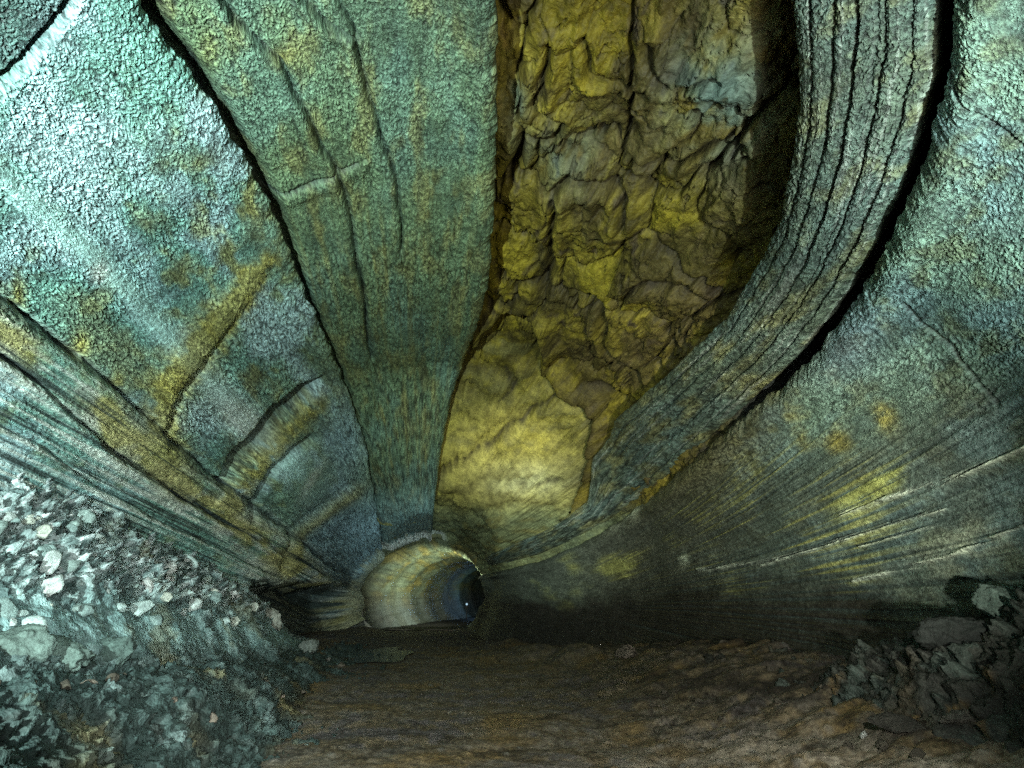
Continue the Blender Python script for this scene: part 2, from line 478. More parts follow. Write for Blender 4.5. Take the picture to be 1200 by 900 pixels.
# ------------------------------------------------------------------ left lining sheet
def left_lining():
    ph, s, t = cell_grid(lambda q: c_lip(q) + jag(q, 13, .007), lambda q: c_g1(q) + .07, 2.4, S_END, 640, 1.45)
    P0, px, py, u, v = base_fields(ph, s)
    z = np.zeros_like(u)
    d = .06 * fbm(u * .6, v * .4, z, 3, 101)
    fl = np.arctan2(720 - py, px - 492)
    streak = fbm(fl * 38, v * .3, z, 4, 121, .6)
    wm = crust(u, v, s, 23, 131); wm2 = crust(u, v, s, 30, 137)
    d += (.020 * wm + .010 * wm2) * sstep(34, 12, s) + .03 * streak
    cr = z
    for pts, w, dp in ((G2, 3.4, .11), (G3, 3.4, .11), (G4, 3, .08), (SEAM, 2.5, .06)):
        e, a = polyd(px + 5 * n_w(px, py, 1), py, pts)
        g = np.exp(-(e / (w * (1.15 - .5 * a))) ** 2)
        cr = np.maximum(cr, g)
        d = d - dp * g + .05 * np.exp(-((e - 9) / 7) ** 2)
    # groove against the wall on its left
    g1d, a1 = polyd(px, py, G1)
    gw = np.interp(a1, [0, .45, .55, 1], [17, 12, 5, 3])
    groove = np.exp(-(g1d / gw) ** 2)
    d -= .42 * groove * np.interp(a1, [0, .45, .6, 1], [1, 1, .5, .3])
    groove = groove * np.interp(a1, [0, .45, .6, 1], [1, 1, .4, .2])
    # thick rolled lip
    e = (ph - ph[:, :1])
    d += .10 * np.exp(-((e - .03) / .03) ** 2) - .10 * np.exp(-e / .008)
    n1 = fbm(u * .8, v * .5, z + 9, 4, 141); n2 = fbm(u * 3.2, v * 1.4, z + 5, 4, 142)
    G_ = (.17, .27, .17)
    rgb = mix((.15, .24, .13), (.15, .27, .20), np.clip(sstep(-.1, .3, n1) * .8 + .5 * sstep(200, 0, py) * sstep(300, 420, px), 0, 1))
    rgb = mix(rgb, (.24, .25, .09), np.clip(.75 * sstep(-.05, .35, n2 - .4 * n1) + .5 * sstep(.0, .35, streak) * sstep(150, 300, py), 0, 1) * .8)
    rgb = mix(rgb, (.15, .26, .28), sstep(530, 620, py) * .7)
    rgb = mix(rgb, PALE, sstep(30.2, 31.0, s + 1.6 * n2 + .3 * n1))  # lamplit rim of the tunnel painted pale
    rgb = mix(rgb, OCHRE, np.clip(.6 * blob(px, py, 330, 65, 14, 12) + .35 * blob(px, py, 245, 55, 12, 25), 0, 1))
    rgb = mix(rgb, BASALT_SHADE, np.clip(.6 * cr + .75 * groove + .35 * sstep(.08, .4, -streak), 0, 1))  # shade in cracks and groove painted dark, plus basalt streaks
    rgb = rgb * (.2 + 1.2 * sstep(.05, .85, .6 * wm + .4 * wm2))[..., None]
    P = tube_point(ph, s, d)
    uv = flow_uv(ph, s)
    P, uv, rgb = add_skirts(P, uv, rgb, ph, s, d, 'a', 1.0)
    link("lava_lining", grid_mesh("lava_lining", P, rgb, uv), M_CRUST,
         label="broad green grey lava lining sheet with long cracks left of the yellow ceiling", category="rock lining")


def n_w(px, py, k):
    return perlin(px * .03, py * .03, np.full_like(px, k * 7.7), 300 + k)


# ------------------------------------------------------------------ right ribbon
def right_lining():
    ph, s, t = cell_grid(lambda q: c_rr(q) + jag(q, 23, .005), lambda q: c_rl(q) + jag(q, 24, .004), 2.4, 29.0, 420, 1.45)
    P0, px, py, u, v = base_fields(ph, s)
    z = np.zeros_like(u)
    T = np.broadcast_to(t, u.shape)
    d = .05 * fbm(u * .6, v * .4, z, 3, 201) + .10 * np.sin(T * math.pi)
    wob = T + .02 * fbm(v * .5, z, z, 2, 205)
    streak = fbm(wob * 9, v * .35, z, 4, 221, .6)
    st2 = fbm(wob * 26, v * .6, z, 3, 222)
    wm = crust(u, v, s, 18, 231); wm2 = crust(u, v, s, 32, 237)
    d += (.024 * wm + .012 * wm2) * sstep(34, 12, s) + .014 * streak + .006 * st2 + .05 * (np.mod(wob * 5.5 + .4, 1.0) - .5)
    cr = z
    for tc, w, dp in ((.12, .010, .09), (.30, .009, .08), (.36, .007, .06), (.50, .009, .08), (.66, .010, .09), (.84, .009, .07)):
        g = np.exp(-((wob + .02 * perlin(v * .35, z + tc * 50, z, 260) - tc) / (w * 2.3)) ** 2) * sstep(-.35, .1, perlin(v * .5, z + tc * 90, z, 261) + .15)
        cr = np.maximum(cr, g); d = d - .48 * dp * g
    e0 = np.abs(ph - ph[:, :1]); e1 = np.abs(ph - ph[:, -1:])
    d -= .12 * np.exp(-e0 / .012) + .12 * np.exp(-e1 / .012)
    n1 = fbm(u * .8, v * .5, z + 9, 4, 241); n2 = fbm(u * 3.2, v * 1.6, z + 5, 4, 242)
    rgb = mix((.095, .135, .095), (.105, .165, .14), sstep(-.2, .25, n1))
    rgb = mix(rgb, (.19, .20, .085), .6 * sstep(0, .35, n2) + .3 * sstep(300, 450, py) * sstep(-.2, .2, n2))
    rgb = mix(rgb, PALE, .22 * sstep(.1, .35, st2))
    rgb = mix(rgb, BASALT_SHADE, np.clip(.28 * cr + (.3 * sstep(.05, .4, -streak)), 0, 1))  # crack shade painted faintly, along with dark streaks
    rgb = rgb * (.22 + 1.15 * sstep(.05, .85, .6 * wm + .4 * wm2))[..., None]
    P = tube_point(ph, s, d)
    uv = flow_uv(ph, s)
    P, uv, rgb = add_skirts(P, uv, rgb, ph, s, d, 'ab', 1.0)
    link("lava_lining", grid_mesh("lava_lining_ribbon", P, rgb, uv), M_CRUST,
         label="dark curved ribbon of layered lava lining sweeping down right of the yellow ceiling", category="rock lining")


# ------------------------------------------------------------------ right wall
def right_wall():
    ph, s, t = cell_grid(lambda q: np.full_like(q, math.radians(-44)), lambda q: c_rw(q) + jag(q, 33, .010), 2.4, S_END, 900, 1.45)
    P0, px, py, u, v = base_fields(ph, s)
    z = np.zeros_like(u)
    d = .12 + .12 * fbm(u * .45, v * .35, z, 3, 401) + .05 * fbm(u * 1.6, v * 1.1, z, 3, 402)
    fl = np.arctan2(705 - py, np.maximum(px - 690, 8.0))
    fl = np.where(px < 760, np.arctan2(700 - py, px - 500 + 0 * px), fl)
    fl2 = np.arctan2(710 - py, 100 * (np.maximum(px - 520, 60) / 100) ** 1.9)
    fade_l = sstep(640, 860, px)
    streak = fbm(fl2 * 270, v * .22, z, 4, 421, .65) * fade_l
    st2 = fbm(fl2 * 800, v * .35, z, 3, 422, .6) * fade_l
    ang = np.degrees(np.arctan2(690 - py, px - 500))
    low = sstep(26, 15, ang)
    wm = crust(u, v, s, 23, 431); wm2 = crust(u, v, s, 34, 437)
    d += (.020 * wm + .011 * wm2) * (1 - .6 * low) * sstep(34, 13, s)
    d += (.055 * streak + .02 * st2) * (.12 + .88 * low)
    cr = z
    for pts, w, dp in (([(1070, 350), (1085, 372), (1122, 402), (1150, 440), (1180, 470)], 2.2, .07), ([(1128, 95), (1165, 125), (1215, 165)], 2.0, .05)):
        e, a = polyd(px + 3 * n_w(px, py, 3), py, pts)
        g = np.exp(-(e / w) ** 2); cr = np.maximum(cr, g); d = d - dp * g
    e = np.abs(ph - ph[:, -1:])
    d -= .14 * np.exp(-e / .012)
    d += .10 * np.exp(-((e - .05) / .035) ** 2)
    n1 = fbm(u * .8, v * .6, z + 9, 4, 441); n2 = fbm(u * 3.0, v * 2.0, z + 5, 4, 442)
    rgb = mix((.18, .29, .22), (.18, .30, .29), sstep(-.15, .25, n1))
    rgb = mix(rgb, (.16, .21, .12), .85 * sstep(-.05, .3, n2))
    far = sstep(1010, 880, px + .35 * (py - 400))
    rgb = mix(rgb, (.125, .112, .045), far * .9)  # brown-green rock, its dimness partly put into the colour
    rgb = mix(rgb, (.14, .20, .14), sstep(760, 640, px) * .8)
    rgb = mix(rgb, (.13, .2, .26), .6 * blob(px, py, 1000, 400, 50, 45))
    rgb = mix(rgb, (.07, .085, .07), low * (.75 - .3 * sstep(0, .3, n1)))  # lower wall darker: light falloff partly put into the colour
    rgb = mix(rgb, (.34, .36, .10), low * .75 * sstep(.1, .4, streak + .8 * n1) * sstep(1120, 1000, px))
    och = np.clip(blob(px, py, 1045, 482, 12, 16) + .8 * blob(px, py, 992, 515, 14) + .5 * blob(px, py, 945, 500, 8, 30, -.4), 0, 1)
    rgb = mix(rgb, OCHRE, och * sstep(-.3, .2, n2))
    blk = sstep(-25, 25, px - 995) * sstep(12, -12, px - 1070 + 4 * n_w(px * 3, py * 3, 13)) * sstep(-8, 10, py - (530 + (1076 - px) * .62)) * sstep(10, -8, py - (562 + (1076 - px) * .60))
    rgb = mix(rgb, (.38, .43, .13), blk * .9 * sstep(-.35, .12, streak + st2 + .5 * n2))
    wl = z
    for pts, w in (([(1260, 500), (1200, 527), (1150, 550), (1115, 562), (1065, 578), (1000, 600)], 3.2), ([(1260, 590), (1195, 622), (1130, 650), (1060, 668), (1010, 680)], 3.0),
                   ([(1160, 600), (1080, 622), (1020, 640)], 1.8), ([(1015, 622), (960, 645), (900, 657), (826, 668)], 2.4), ([(1120, 596), (1070, 606), (1000, 632), (900, 662)], 2.2)):
        e, a = polyd(px, py + 2 * n_w(px, py, 4), pts)
        wl = np.maximum(wl, np.exp(-(e / w) ** 2) * sstep(-.5, .1, n2 + .2))
    wl = wl * sstep(-.22, .18, st2 + .5 * streak + .5 * n2)
    d += .06 * wl
    rgb = mix(rgb, (.60, .70, .55), np.clip(wl * .9, 0, 1))
    rgb = mix(rgb, (.5, .58, .42), np.clip(.9 * blob(px, py, 735, 600, 22, 12, -.5) + blob(px, py, 808, 655, 5, 8) + .5 * blob(px, py, 1150, 640, 70, 30, -.4), 0, 1) * sstep(-.25, .15, n2))
    rgb = mix(rgb, (.022, .02, .015), sstep(6, -4, ang + 6 * n2 + 10 * sstep(1000, 1150, px) + 7 * sstep(800, 640, px)) * .95)  # unlit foot of the wall painted near black
    rgb = mix(rgb, BASALT_SHADE, np.clip(.6 * cr + .7 * low * sstep(.0, .3, -streak), 0, 1))  # crack shade painted in beside the dark flow streaks
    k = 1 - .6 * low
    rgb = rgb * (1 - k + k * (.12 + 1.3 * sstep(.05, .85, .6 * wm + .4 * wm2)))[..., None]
    P = tube_point(ph, s, d)
    uv = flow_uv(ph, s)
    P, uv, rgb = add_skirts(P, uv, rgb, ph, s, d, 'b', .9)
    link("right_cave_wall", grid_mesh("right_cave_wall", P, rgb, uv), M_CRUST, kind="structure",
         label="dark lava wall with pale flow streaks on the right, teal and pimpled near its top")


# ------------------------------------------------------------------ broken ceiling
POCK = [(575, 372), (592, 360), (615, 363), (632, 376), (640, 398), (631, 415), (632, 432), (652, 446), (672, 455), (690, 470), (700, 492), (696, 530), (684, 560), (676, 590)]


def ceiling():
    ph, s, t = cell_grid(lambda q: np.full_like(q, math.radians(12)), lambda q: np.full_like(q, math.radians(128)), 2.2, S_END - .6, 900, 1.6)
    rec = -1.0 + .95 * np.maximum(sstep(19.0, 27.0, s), .8 * sstep(-.06, -.13, ph - c_rl(s[:, 0])[:, None]) * sstep(8.5, 13, s))
    P0 = tube_point(ph, s, rec)
    px, py = project(P0)
    u, v = ph * 5.5, np.log(s) * 5.5
    z = np.zeros_like(u)
    X, Y, Z = P0[..., 0], P0[..., 1] * .55, P0[..., 2]
    wx = .26 * fbm(X * 1.1, Z * 1.1, Y * 1.1, 4, 501, .55); wy = .26 * fbm(X * 1.1 + 9, Z * 1.1, Y * 1.1, 4, 502, .55)
    f1, f2, c1 = voronoi(X * .58 + 1.5 * wx, Y * .66 + 1.5 * wy, Z * .58 + wx, 511)
    g1, g2, c2 = voronoi(X * 1.5 + wx * 2.2, Y * 1.6 + wy * 2.2, Z * 1.5 - wx * 2.2, 512)
    rg2 = np.abs(fbm(X * 2.6 + wx, Y * 2.6, Z * 2.6, 4, 525, .55))
    am = .42 + .58 * sstep(23, 14, s)
    rg = np.abs(fbm(X * 1.1, Y * 1.3, Z * 1.1, 5, 521, .58))
    rip = np.sin((f1 * 26 + 5 * wx)) * sstep(.15, .3, f1) * sstep(.4, .8, c1)
    d = rec + am * (.60 * (.45 - f1 ** 2) + .14 * (c1 - .5) + .17 * (.5 - g1 ** 2) + .03 * (c2 - .5) + .22 * (.18 - rg) + .16 * (.16 - rg2) + .025 * rip
                    + .07 * fbm(X * 3.5, Y * 3.5, Z * 3.5, 5, 522, .65))
    ck = sstep(.045, .0, f2 - f1); ck2 = sstep(.07, .0, g2 - g1) * .6 * sstep(.3, .6, c1); ck3 = np.maximum(sstep(.022, 0, rg), .7 * sstep(.022, 0, rg2)) * .9 * sstep(-.25, .1, wx * 4)
    d -= am * (.20 * ck + .07 * ck2 + .12 * ck3)
    cr = np.maximum(np.maximum(ck, ck2), ck3) * (.15 + .85 * sstep(20, 16, s))
    for pts, w, dp in (([(648, 40), (640, 80), (628, 105), (640, 120), (665, 130), (650, 150), (615, 150), (605, 185), (600, 210)], 4, .22),
                       ([(690, 30), (700, 70), (735, 75), (760, 90)], 3, .15), ([(650, 225), (648, 260), (645, 300), (640, 330)], 4, .2),
                       ([(650, 215), (670, 195), (720, 205), (735, 225), (733, 255)], 3.5, .18), ([(680, 335), (705, 345), (715, 372), (720, 400), (735, 425), (760, 440)], 5, .3),
                       ([(740, 175), (790, 190), (830, 175), (870, 165)], 4, .25), ([(770, 30), (775, 60), (800, 85), (850, 75)], 3, .12),
                       ([(735, 340), (760, 320), (800, 325), (830, 350)], 3, .15), ([(690, 440), (720, 455), (745, 468)], 3, .15), ([(515, 560), (555, 535), (590, 508), (630, 480), (655, 462)], 2.6, .16),
                       ([(600, 560), (625, 572), (650, 568)], 2.2, .12), ([(545, 425), (590, 430), (600, 455), (580, 470)], 2.0, .08)):
        e, a = polyd(px + 7 * n_w(px, py, 5) + 3 * n_w(px * 2.6, py * 2.6, 6), py + 7 * n_w(px, py, 7), pts)
        g = np.exp(-(e / w) ** 2); cr = np.maximum(cr, g); d = d - dp * g
        d += .12 * np.exp(-((np.abs(e) - 12) / 9) ** 2)
    # the big step over the bright pocket
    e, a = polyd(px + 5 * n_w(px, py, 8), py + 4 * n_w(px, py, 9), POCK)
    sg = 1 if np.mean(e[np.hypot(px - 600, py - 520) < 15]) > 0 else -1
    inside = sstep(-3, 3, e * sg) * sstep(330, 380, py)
    ow = sstep(330, 380, py)
    d += ow * (.50 * np.exp(-((e * sg + 12) / 11) ** 2) - .55 * np.exp(-((e * sg - 6) / (5 + 4 * sstep(640, 690, px))) ** 2))
    cr = np.maximum(cr, .9 * ow * np.exp(-((e * sg - 3) / (4 + 9 * sstep(650, 690, px))) ** 2))  # shadow under the step joins the painted crack colour
    d = d - .12 * inside * sstep(700, 560, py)
    n1 = fbm(X * .8, Y * .8, Z * .8, 4, 541); n2 = fbm(X * 2.8, Y * 3.4, Z * 2.8, 4, 542)
    lay = fbm(X * .7 + Z * 1.3, Y * 2.2, Z * 4.5 + X * .4, 4, 545, .6)
    d = d + (.12 * lay + .16 * fbm(P0[..., 0] * 2.2, P0[..., 1] * 2.2, P0[..., 2] * 3.0, 5, 547, .62)) * sstep(17, 20, s)
    rgb = mix((.115, .095, .022), (.30, .25, .022), sstep(-.2, .25, n1 + .5 * n2))
    rgb = mix(rgb, (.12, .095, .035), .8 * sstep(.1, .4, n2) + .3 * sstep(.5, .8, c1))
    rgb = mix(rgb, (.13, .22, .19), np.clip(.9 * blob(px, py, 850, 95, 55, 80) + .8 * blob(px, py, 605, 95, 18, 45) + .5 * blob(px, py, 660, 170, 45, 40), 0, 1) * sstep(-.35, .15, n2))
    rgb = mix(rgb, (.34, .16, .03), .8 * blob(px, py, 592, 75, 9, 35) * sstep(-.2, .2, n2))
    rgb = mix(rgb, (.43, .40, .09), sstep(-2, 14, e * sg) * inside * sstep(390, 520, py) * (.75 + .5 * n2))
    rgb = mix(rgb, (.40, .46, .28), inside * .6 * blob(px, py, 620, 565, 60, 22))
    rgb = mix(rgb, (.16, .22, .13), sstep(575, 615, py) * .8)
    rgb = mix(rgb, (.20, .19, .06), inside * .8 * sstep(.0, .3, lay))
    rgb = mix(rgb, (.03, .025, .015), np.clip(cr * .85, 0, 1))  # shade in cracks and under the overhang painted dark
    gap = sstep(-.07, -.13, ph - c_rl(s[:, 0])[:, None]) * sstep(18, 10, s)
    rgb = mix(rgb, (.02, .028, .03), gap)  # shadow behind the ribbon painted onto the ceiling
    d = np.minimum(d, .02 + .4 * sstep(22, 17, s) - .6 * sstep(29, 31, s) * 0)
    rgb = mix(rgb, PALE, .9 * sstep(30.2, 31.0, s + 1.6 * n2 + .3 * n1) * sstep(1.1, 1.4, ph))  # light on the rim painted as a pale tone
    P = tube_point(ph, s, d)
    link("cave_ceiling", grid_mesh("cave_ceiling", P, rgb, flow_uv(ph, s)), M_CEIL, kind="structure",
         label="broken yellow ochre rock ceiling in the gap between two lava linings")


left_wall(); left_lining(); right_lining(); right_wall(); ceiling()


# ------------------------------------------------------------------ rear of the cave (behind the camera, open to the sky at its mouth)
def rear():
    ph = np.radians(np.linspace(-40, 220, 120))[None, :]
    s = np.linspace(-14, 2.6, 60)[:, None]
    ph, s = np.broadcast_arrays(ph, s)
    u, v = ph * 5.5, s
    d = -.55 + .25 * fbm(u * .6, v * .6, np.zeros_like(u), 4, 601)
    r = np.interp(ph, _ph0, _r0) - d
    P = np.stack([r * np.cos(ph), s, r * np.sin(ph)], -1)
    rgb = np.broadcast_to(np.array((.16, .2, .16), F32), P.shape)
    link("rear_cave_wall", grid_mesh("rear_cave_wall", P, rgb, np.stack([u, v], -1)), M_CEIL, kind="structure", label="rough cave wall behind the viewer")


rear()


# ------------------------------------------------------------------ far passage
def passage():
    nv, nu = 300, 260
    s = np.linspace(0, 1, nv)[:, None] ** 1.4 * 44 + S_END + .03
    ph = np.radians(np.linspace(-75, 255, nu))[None, :]
    k = np.clip((s - S_END) / 16, 0, 3)
    cx = -.15 + 3.7 * k ** 1.35
    rx = np.interp(ph, _phr, _rr) * (1 - .25 * np.clip(k, 0, 1)) + .45 * np.exp(-((s - S_END - 2.6) / 2.0) ** 2) + .03
    ph2, s2 = np.broadcast_arrays(ph, s)
    u, v = ph2 * 2.6, s2
    z = np.zeros_like(u)
    d = .16 * fbm(v * .9 + .3 * u, u * .25, z, 3, 701) + .10 * np.sin(v * 1.9 + 1.6 * fbm(u, v * .3, z, 2, 702)) + .05 * fbm(u * 3, v * 2, z, 4, 703) + .03 * fbm(u * 9, v * 1.2, z, 3, 704)
    r = rx - d * np.clip((s2 - S_END) / .6, .1, 1)
    P = np.stack([cx + r * np.cos(ph2), s2, r * np.sin(ph2)], -1)
    nf = 8                                     # the rock round the mouth, behind the rim
    for k in range(nf):
        rk = r[nf] + 3.5 * (1 - k / nf)
        P[k] = np.stack([cx[nf] + rk * np.cos(ph2[0]), np.full(nu, S_END + .03 + .002 * k), rk * np.sin(ph2[0])], -1)
    n1 = fbm(u * 1.2, v * .6, z + 3, 4, 711)
    st = fbm(u * 7, v * .15, z, 3, 712)
    rgb = mix((.21, .21, .085), (.21, .26, .16), sstep(-.2, .25, n1))
    rgb = mix(rgb, (.34, .28, .08), .6 * sstep(.05, .3, -n1))
    rgb = mix(rgb, (.15, .18, .19), sstep(.15, -.5, np.sin(ph2)) * .8)
    rgb = mix(rgb, (.06, .07, .05), .6 * sstep(.05, .35, st))
    rgb = mix(rgb, (.07, .075, .04), (.45 * sstep(.0, .9, -np.sin(v * 1.9 + 1.6 * fbm(u, v * .3, z, 2, 702)))) * sstep(-.4, .2, n1))  # fold troughs darkened by colour, deepening their shade
    link("side_passage", grid_mesh("side_passage", P, rgb, np.stack([u, v], -1)), M_CRUST, kind="structure",
         label="small round tunnel leading on from the far end of the cave")


passage()


# ------------------------------------------------------------------ floor and banks
def floor_z(x, y):
    z0 = np.zeros_like(x)
    h = -1.72 - .004 * y
    h = h + .85 * sstep(2.2, 6.2, x) * sstep(28, 10, y) + .25 * sstep(-1.6, -3.2, x)
    h = h + .10 * fbm(x * .35, y * .5, z0, 3, 801) * sstep(40, 25, y)
    h = h + .03 * fbm(x * 1.2, y * 1.6, z0, 4, 802, .6)
    rough = sstep(1.6, 4.2, x + .8 * fbm(x * .4, y * .4, z0, 2, 803))
    h = h + .8 * np.maximum(fbm(x * .45, y * .16, z0 + 2, 3, 807), 0) * sstep(.8, 3.5, x) * sstep(13, 19, y)
    m = np.exp(-(((x + 1.4) / 1.3) ** 2 + ((y - 21) / 3.6) ** 2) ** 2)
    h = h * (1 - m) - 1.80 * m
    h = h + rough * .20 * fbm(x * 1.1, y * 1.6, z0 + 3, 4, 804, .6)
    return h


def floor():
    inv = np.linspace(1 / 1.6, 1 / 34.0, 860)
    y = (1 / inv)[:, None]
    nu = 720
    t = np.linspace(-1, 1, nu)[None, :]
    x = .8 + t * 8.6 + 0 * y
    # gather the columns near what can be seen
    x = np.where(t < 0, .8 + t * (5.6 + .0 * y), .8 + t * 7.6)
    y = np.broadcast_to(y, x.shape)
    z0 = np.zeros_like(x)
    h = floor_z(x, y)
    f1, f2, c = voronoi(x * 7, y * 4, z0 + .5, 811)
    peb = np.clip(.45 - f1, 0, 1) * (c > .72)
    h2 = h + .022 * fbm(x * 8, y * 6, z0, 5, 812, .75) + .015 * fbm(x * 1.6, y * 1.6, z0, 3, 816, .6) + .07 * peb * sstep(14, 5, y)
    lobes = fbm(x * .8 + .6 * perlin(x, y, z0, 817), y * .8, z0, 4, 813, .6)
    h2 = h2 + .010 * np.abs(lobes)
    n1 = fbm(x * .6, y * .45, z0 + 4, 4, 821); n2 = fbm(x * 2.4, y * 1.7, z0 + 8, 5, 822, .6)
    rgb = mix((.115, .092, .055), (.15, .135, .105), sstep(-.2, .2, n2))
    rgb = mix(rgb, (.165, .112, .036), .7 * sstep(.08, .32, n1))
    fn = fbm(x * 10, y * 4, z0, 4, 825, .7)
    rgb = rgb * (1 + 1.1 * fn)[..., None]
    rgb = mix(rgb, (.075, .07, .08), .7 * sstep(.1, .35, n2 - n1))
    rgb = mix(rgb, (.02, .016, .012), np.clip(.8 * sstep(.05, .0, np.abs(lobes)) + .6 * sstep(1.8, 3.6, x) * sstep(-.1, .3, n2), 0, 1))
    rgb = mix(rgb, (.26, .235, .18), .8 * sstep(9.0, 6.3, y) * sstep(-.2, .2, n2))  # near floor painted lighter, standing in for lamp light
    rgb = mix(rgb, (.2, .2, .18), peb * 2 * (c > .9))
    px, py = project(np.stack([x, y, h], -1))
    dark_patches = np.clip(blob(px, py, 900, 800, 190, 22, .04) + blob(px, py, 1090, 850, 110, 26) + .9 * blob(px, py, 780, 740, 260, 22) + .6 * blob(px, py, 420, 770, 60, 25), 0, 1)  # floor colour darkened in these patches
    rgb = mix(rgb, (.018, .014, .01), dark_patches * sstep(-.35, .1, n2 + .5 * fn))
    P = np.stack([x, y, h2], -1)
    link("cave_floor", grid_mesh("cave_floor", P, rgb), M_FLOOR, kind="structure", label="brown muddy cave floor with ochre patches")
    # coarse floor behind the camera and along the passage
    yy = np.concatenate([np.linspace(-14, 1.7, 30)])[:, None]; xx = np.linspace(-6, 9, 40)[None, :]
    xx, yy = np.broadcast_arrays(xx, yy)
    P = np.stack([xx, yy, floor_z(xx, yy) - .05], -1)
    link("rear_floor", grid_mesh("rear_floor", P, np.broadcast_to(np.array((.08, .06, .04), F32), P.shape)), M_FLOOR, kind="structure", label="cave floor behind the viewer")
    yy = np.linspace(33.8, 76, 160)[:, None]; tt = np.linspace(-3.6, 3.6, 60)[None, :]
    cx = -.15 + 3.7 * np.clip((yy - S_END) / 16, 0, 3) ** 1.35
    xx = cx + tt; yy = np.broadcast_to(yy, xx.shape)
    P = np.stack([xx, yy, floor_z(np.zeros_like(xx), yy) + .1 * fbm(xx * .8, yy * .8, 0 * xx, 4, 831)], -1)
    link("passage_floor", grid_mesh("passage_floor", P, np.broadcast_to(np.array((.012, .011, .010), F32), P.shape)), M_FLOOR, kind="structure", label="floor of the far tunnel")


floor()


def rubble_disp(x, y, zz, seed):
    wx = .16 * fbm(x * 4, y * 4, zz * 4, 3, seed + 7, .6); wz = .16 * fbm(x * 4 + 9, y * 4, zz * 4, 3, seed + 8, .6)
    x = x + wx; zz = zz + wz; y = y + wx - wz
    f1, f2, c = voronoi(x * 6.5, y * 6.0, zz * 7.0, seed)
    g1, g2, c2 = voronoi(x * 15, y * 14, zz * 16, seed + 1)
    h1, h2, c3 = voronoi(x * 1.9, y * 1.5, zz * 2.2, seed + 2)
    rg = np.abs(fbm(x * 5, y * 4, zz * 6, 5, seed + 9, .65))
    big = fbm(x * 1.8, y * 1.8, zz * 2.2, 4, seed + 4, .6)
    return .34 * np.maximum(.55 - f1, -.1) * (.35 + c) + .15 * np.maximum(.5 - g1, -.1) * (.4 + c2) + .28 * big + .20 * (.2 - rg), c, c2


def left_bank_z(x, y):
    """profile across the bank: low mound, cut face, rubble slope against the wall"""
    z0 = np.zeros_like(x)
    w = .35 * fbm(x * .3, y * .55, z0, 3, 902)
    q = -(x + w)                                            # distance to the left
    near = sstep(24, 17, y)
    top = np.interp(y, [2, 7, 10.3, 14.4, 19, 22, 26], [1.35, 1.25, 1.08, .75, .1, -1.0, -1.75])
    face = np.interp(y, [2, 7, 10, 14, 19, 24], [-.10, -.10, -.22, -.45, -1.0, -1.75])
    mid = np.interp(y, [2, 5, 7, 10, 14, 20], [-.5, -.62, -.8, -1.05, -1.35, -1.7])
    fl = -1.8 - .004 * y
    h = fl + (mid - fl) * sstep(1.5, 2.75, q)
    h = h + (face - mid) * sstep(2.95, 3.72, q)
    h = h + (top - face) * np.clip((q - 3.6) / 1.1, 0, 1.4)
    return h


def left_bank():
    inv = np.linspace(1 / 2.2, 1 / 26.0, 620)
    y = (1 / inv)[:, None]
    x = np.linspace(-5.4, -.9, 560)[None, :]
    x, y = np.broadcast_arrays(x, y)
    z0 = np.zeros_like(x)
    h = left_bank_z(x, y)
    gy, gx = np.gradient(h)
    dx = 4.5 / 559
    nx, nz = -gx / dx, np.ones_like(h)
    ln = np.hypot(nx, nz); nx, nz = nx / ln, nz / ln
    dd, c, c2 = rubble_disp(x, y, h, 911)
    q = -(x + .35 * fbm(x * .3, y * .55, z0, 3, 902))
    facem = sstep(3.1, 3.35, q) * sstep(3.74, 3.58, q) * sstep(-.5, -.1, fbm(x * 1.0, y * .7, h, 3, 924))
    big = fbm(x * .9, y * .8, h * .9, 4, 921, .6)
    groov = fbm(x * 3, y * 9, h * .8, 4, 922, .6)
    amp = (.8 - .6 * facem) * (.55 + .5 * sstep(3.5, 3.8, q))
    D = dd * amp + .22 * big * (1 - .5 * facem) + .015 * groov * facem + .04 * fbm(x * 11, y * 11, h * 11, 4, 923, .65)
    P = np.stack([x + D * nx, y, h + D * nz], -1)
    n1 = fbm(x * .8, y * .8, h, 4, 931); n2 = fbm(x * 3, y * 3, h * 3, 4, 932)
    rgb = mix((.09, .15, .145), (.34, .46, .44), sstep(.2, .9, c) * .8 + .2 * sstep(-.1, .3, n2))
    rgb = mix(rgb, (.055, .085, .08), .55 * sstep(.42, .12, c) + .45 * sstep(.35, .1, c2))
    rgb = mix(rgb, (.52, .60, .59), .7 * sstep(.6, .9, c2) * sstep(3.6, 3.9, q))
    rgb = mix(rgb, (.22, .37, .36), facem * .75)
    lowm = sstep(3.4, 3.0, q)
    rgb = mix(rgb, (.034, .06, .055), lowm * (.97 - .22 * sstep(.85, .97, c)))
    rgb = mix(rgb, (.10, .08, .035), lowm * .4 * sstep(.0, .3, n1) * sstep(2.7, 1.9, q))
    rgb = mix(rgb, (.34, .30, .13), .3 * sstep(.25, .45, n1 + .4 * n2))
    rgb = mix(rgb, (.03, .03, .025), .5 * sstep(.25, .5, -n2) * (1 - facem) + 0 * n1)
    link("rubble", grid_mesh("rubble", P, rgb), M_RUBBLE, kind="stuff", label="bank of broken pale rubble under the left wall")


left_bank()


def right_bank_z(x, y):
    z0 = np.zeros_like(x)
    w = .5 * fbm(x * .3, y * .5, z0, 3, 1002)
    q = x + w
    base = floor_z(x, y) - .15
    top = np.interp(y, [2, 6, 7.5, 9.5, 14, 28], [.30, .04, -.40, -1.2, -1.8, -2.5])
    return base + np.maximum(top - base, 0) * sstep(4.3, 6.0, q)


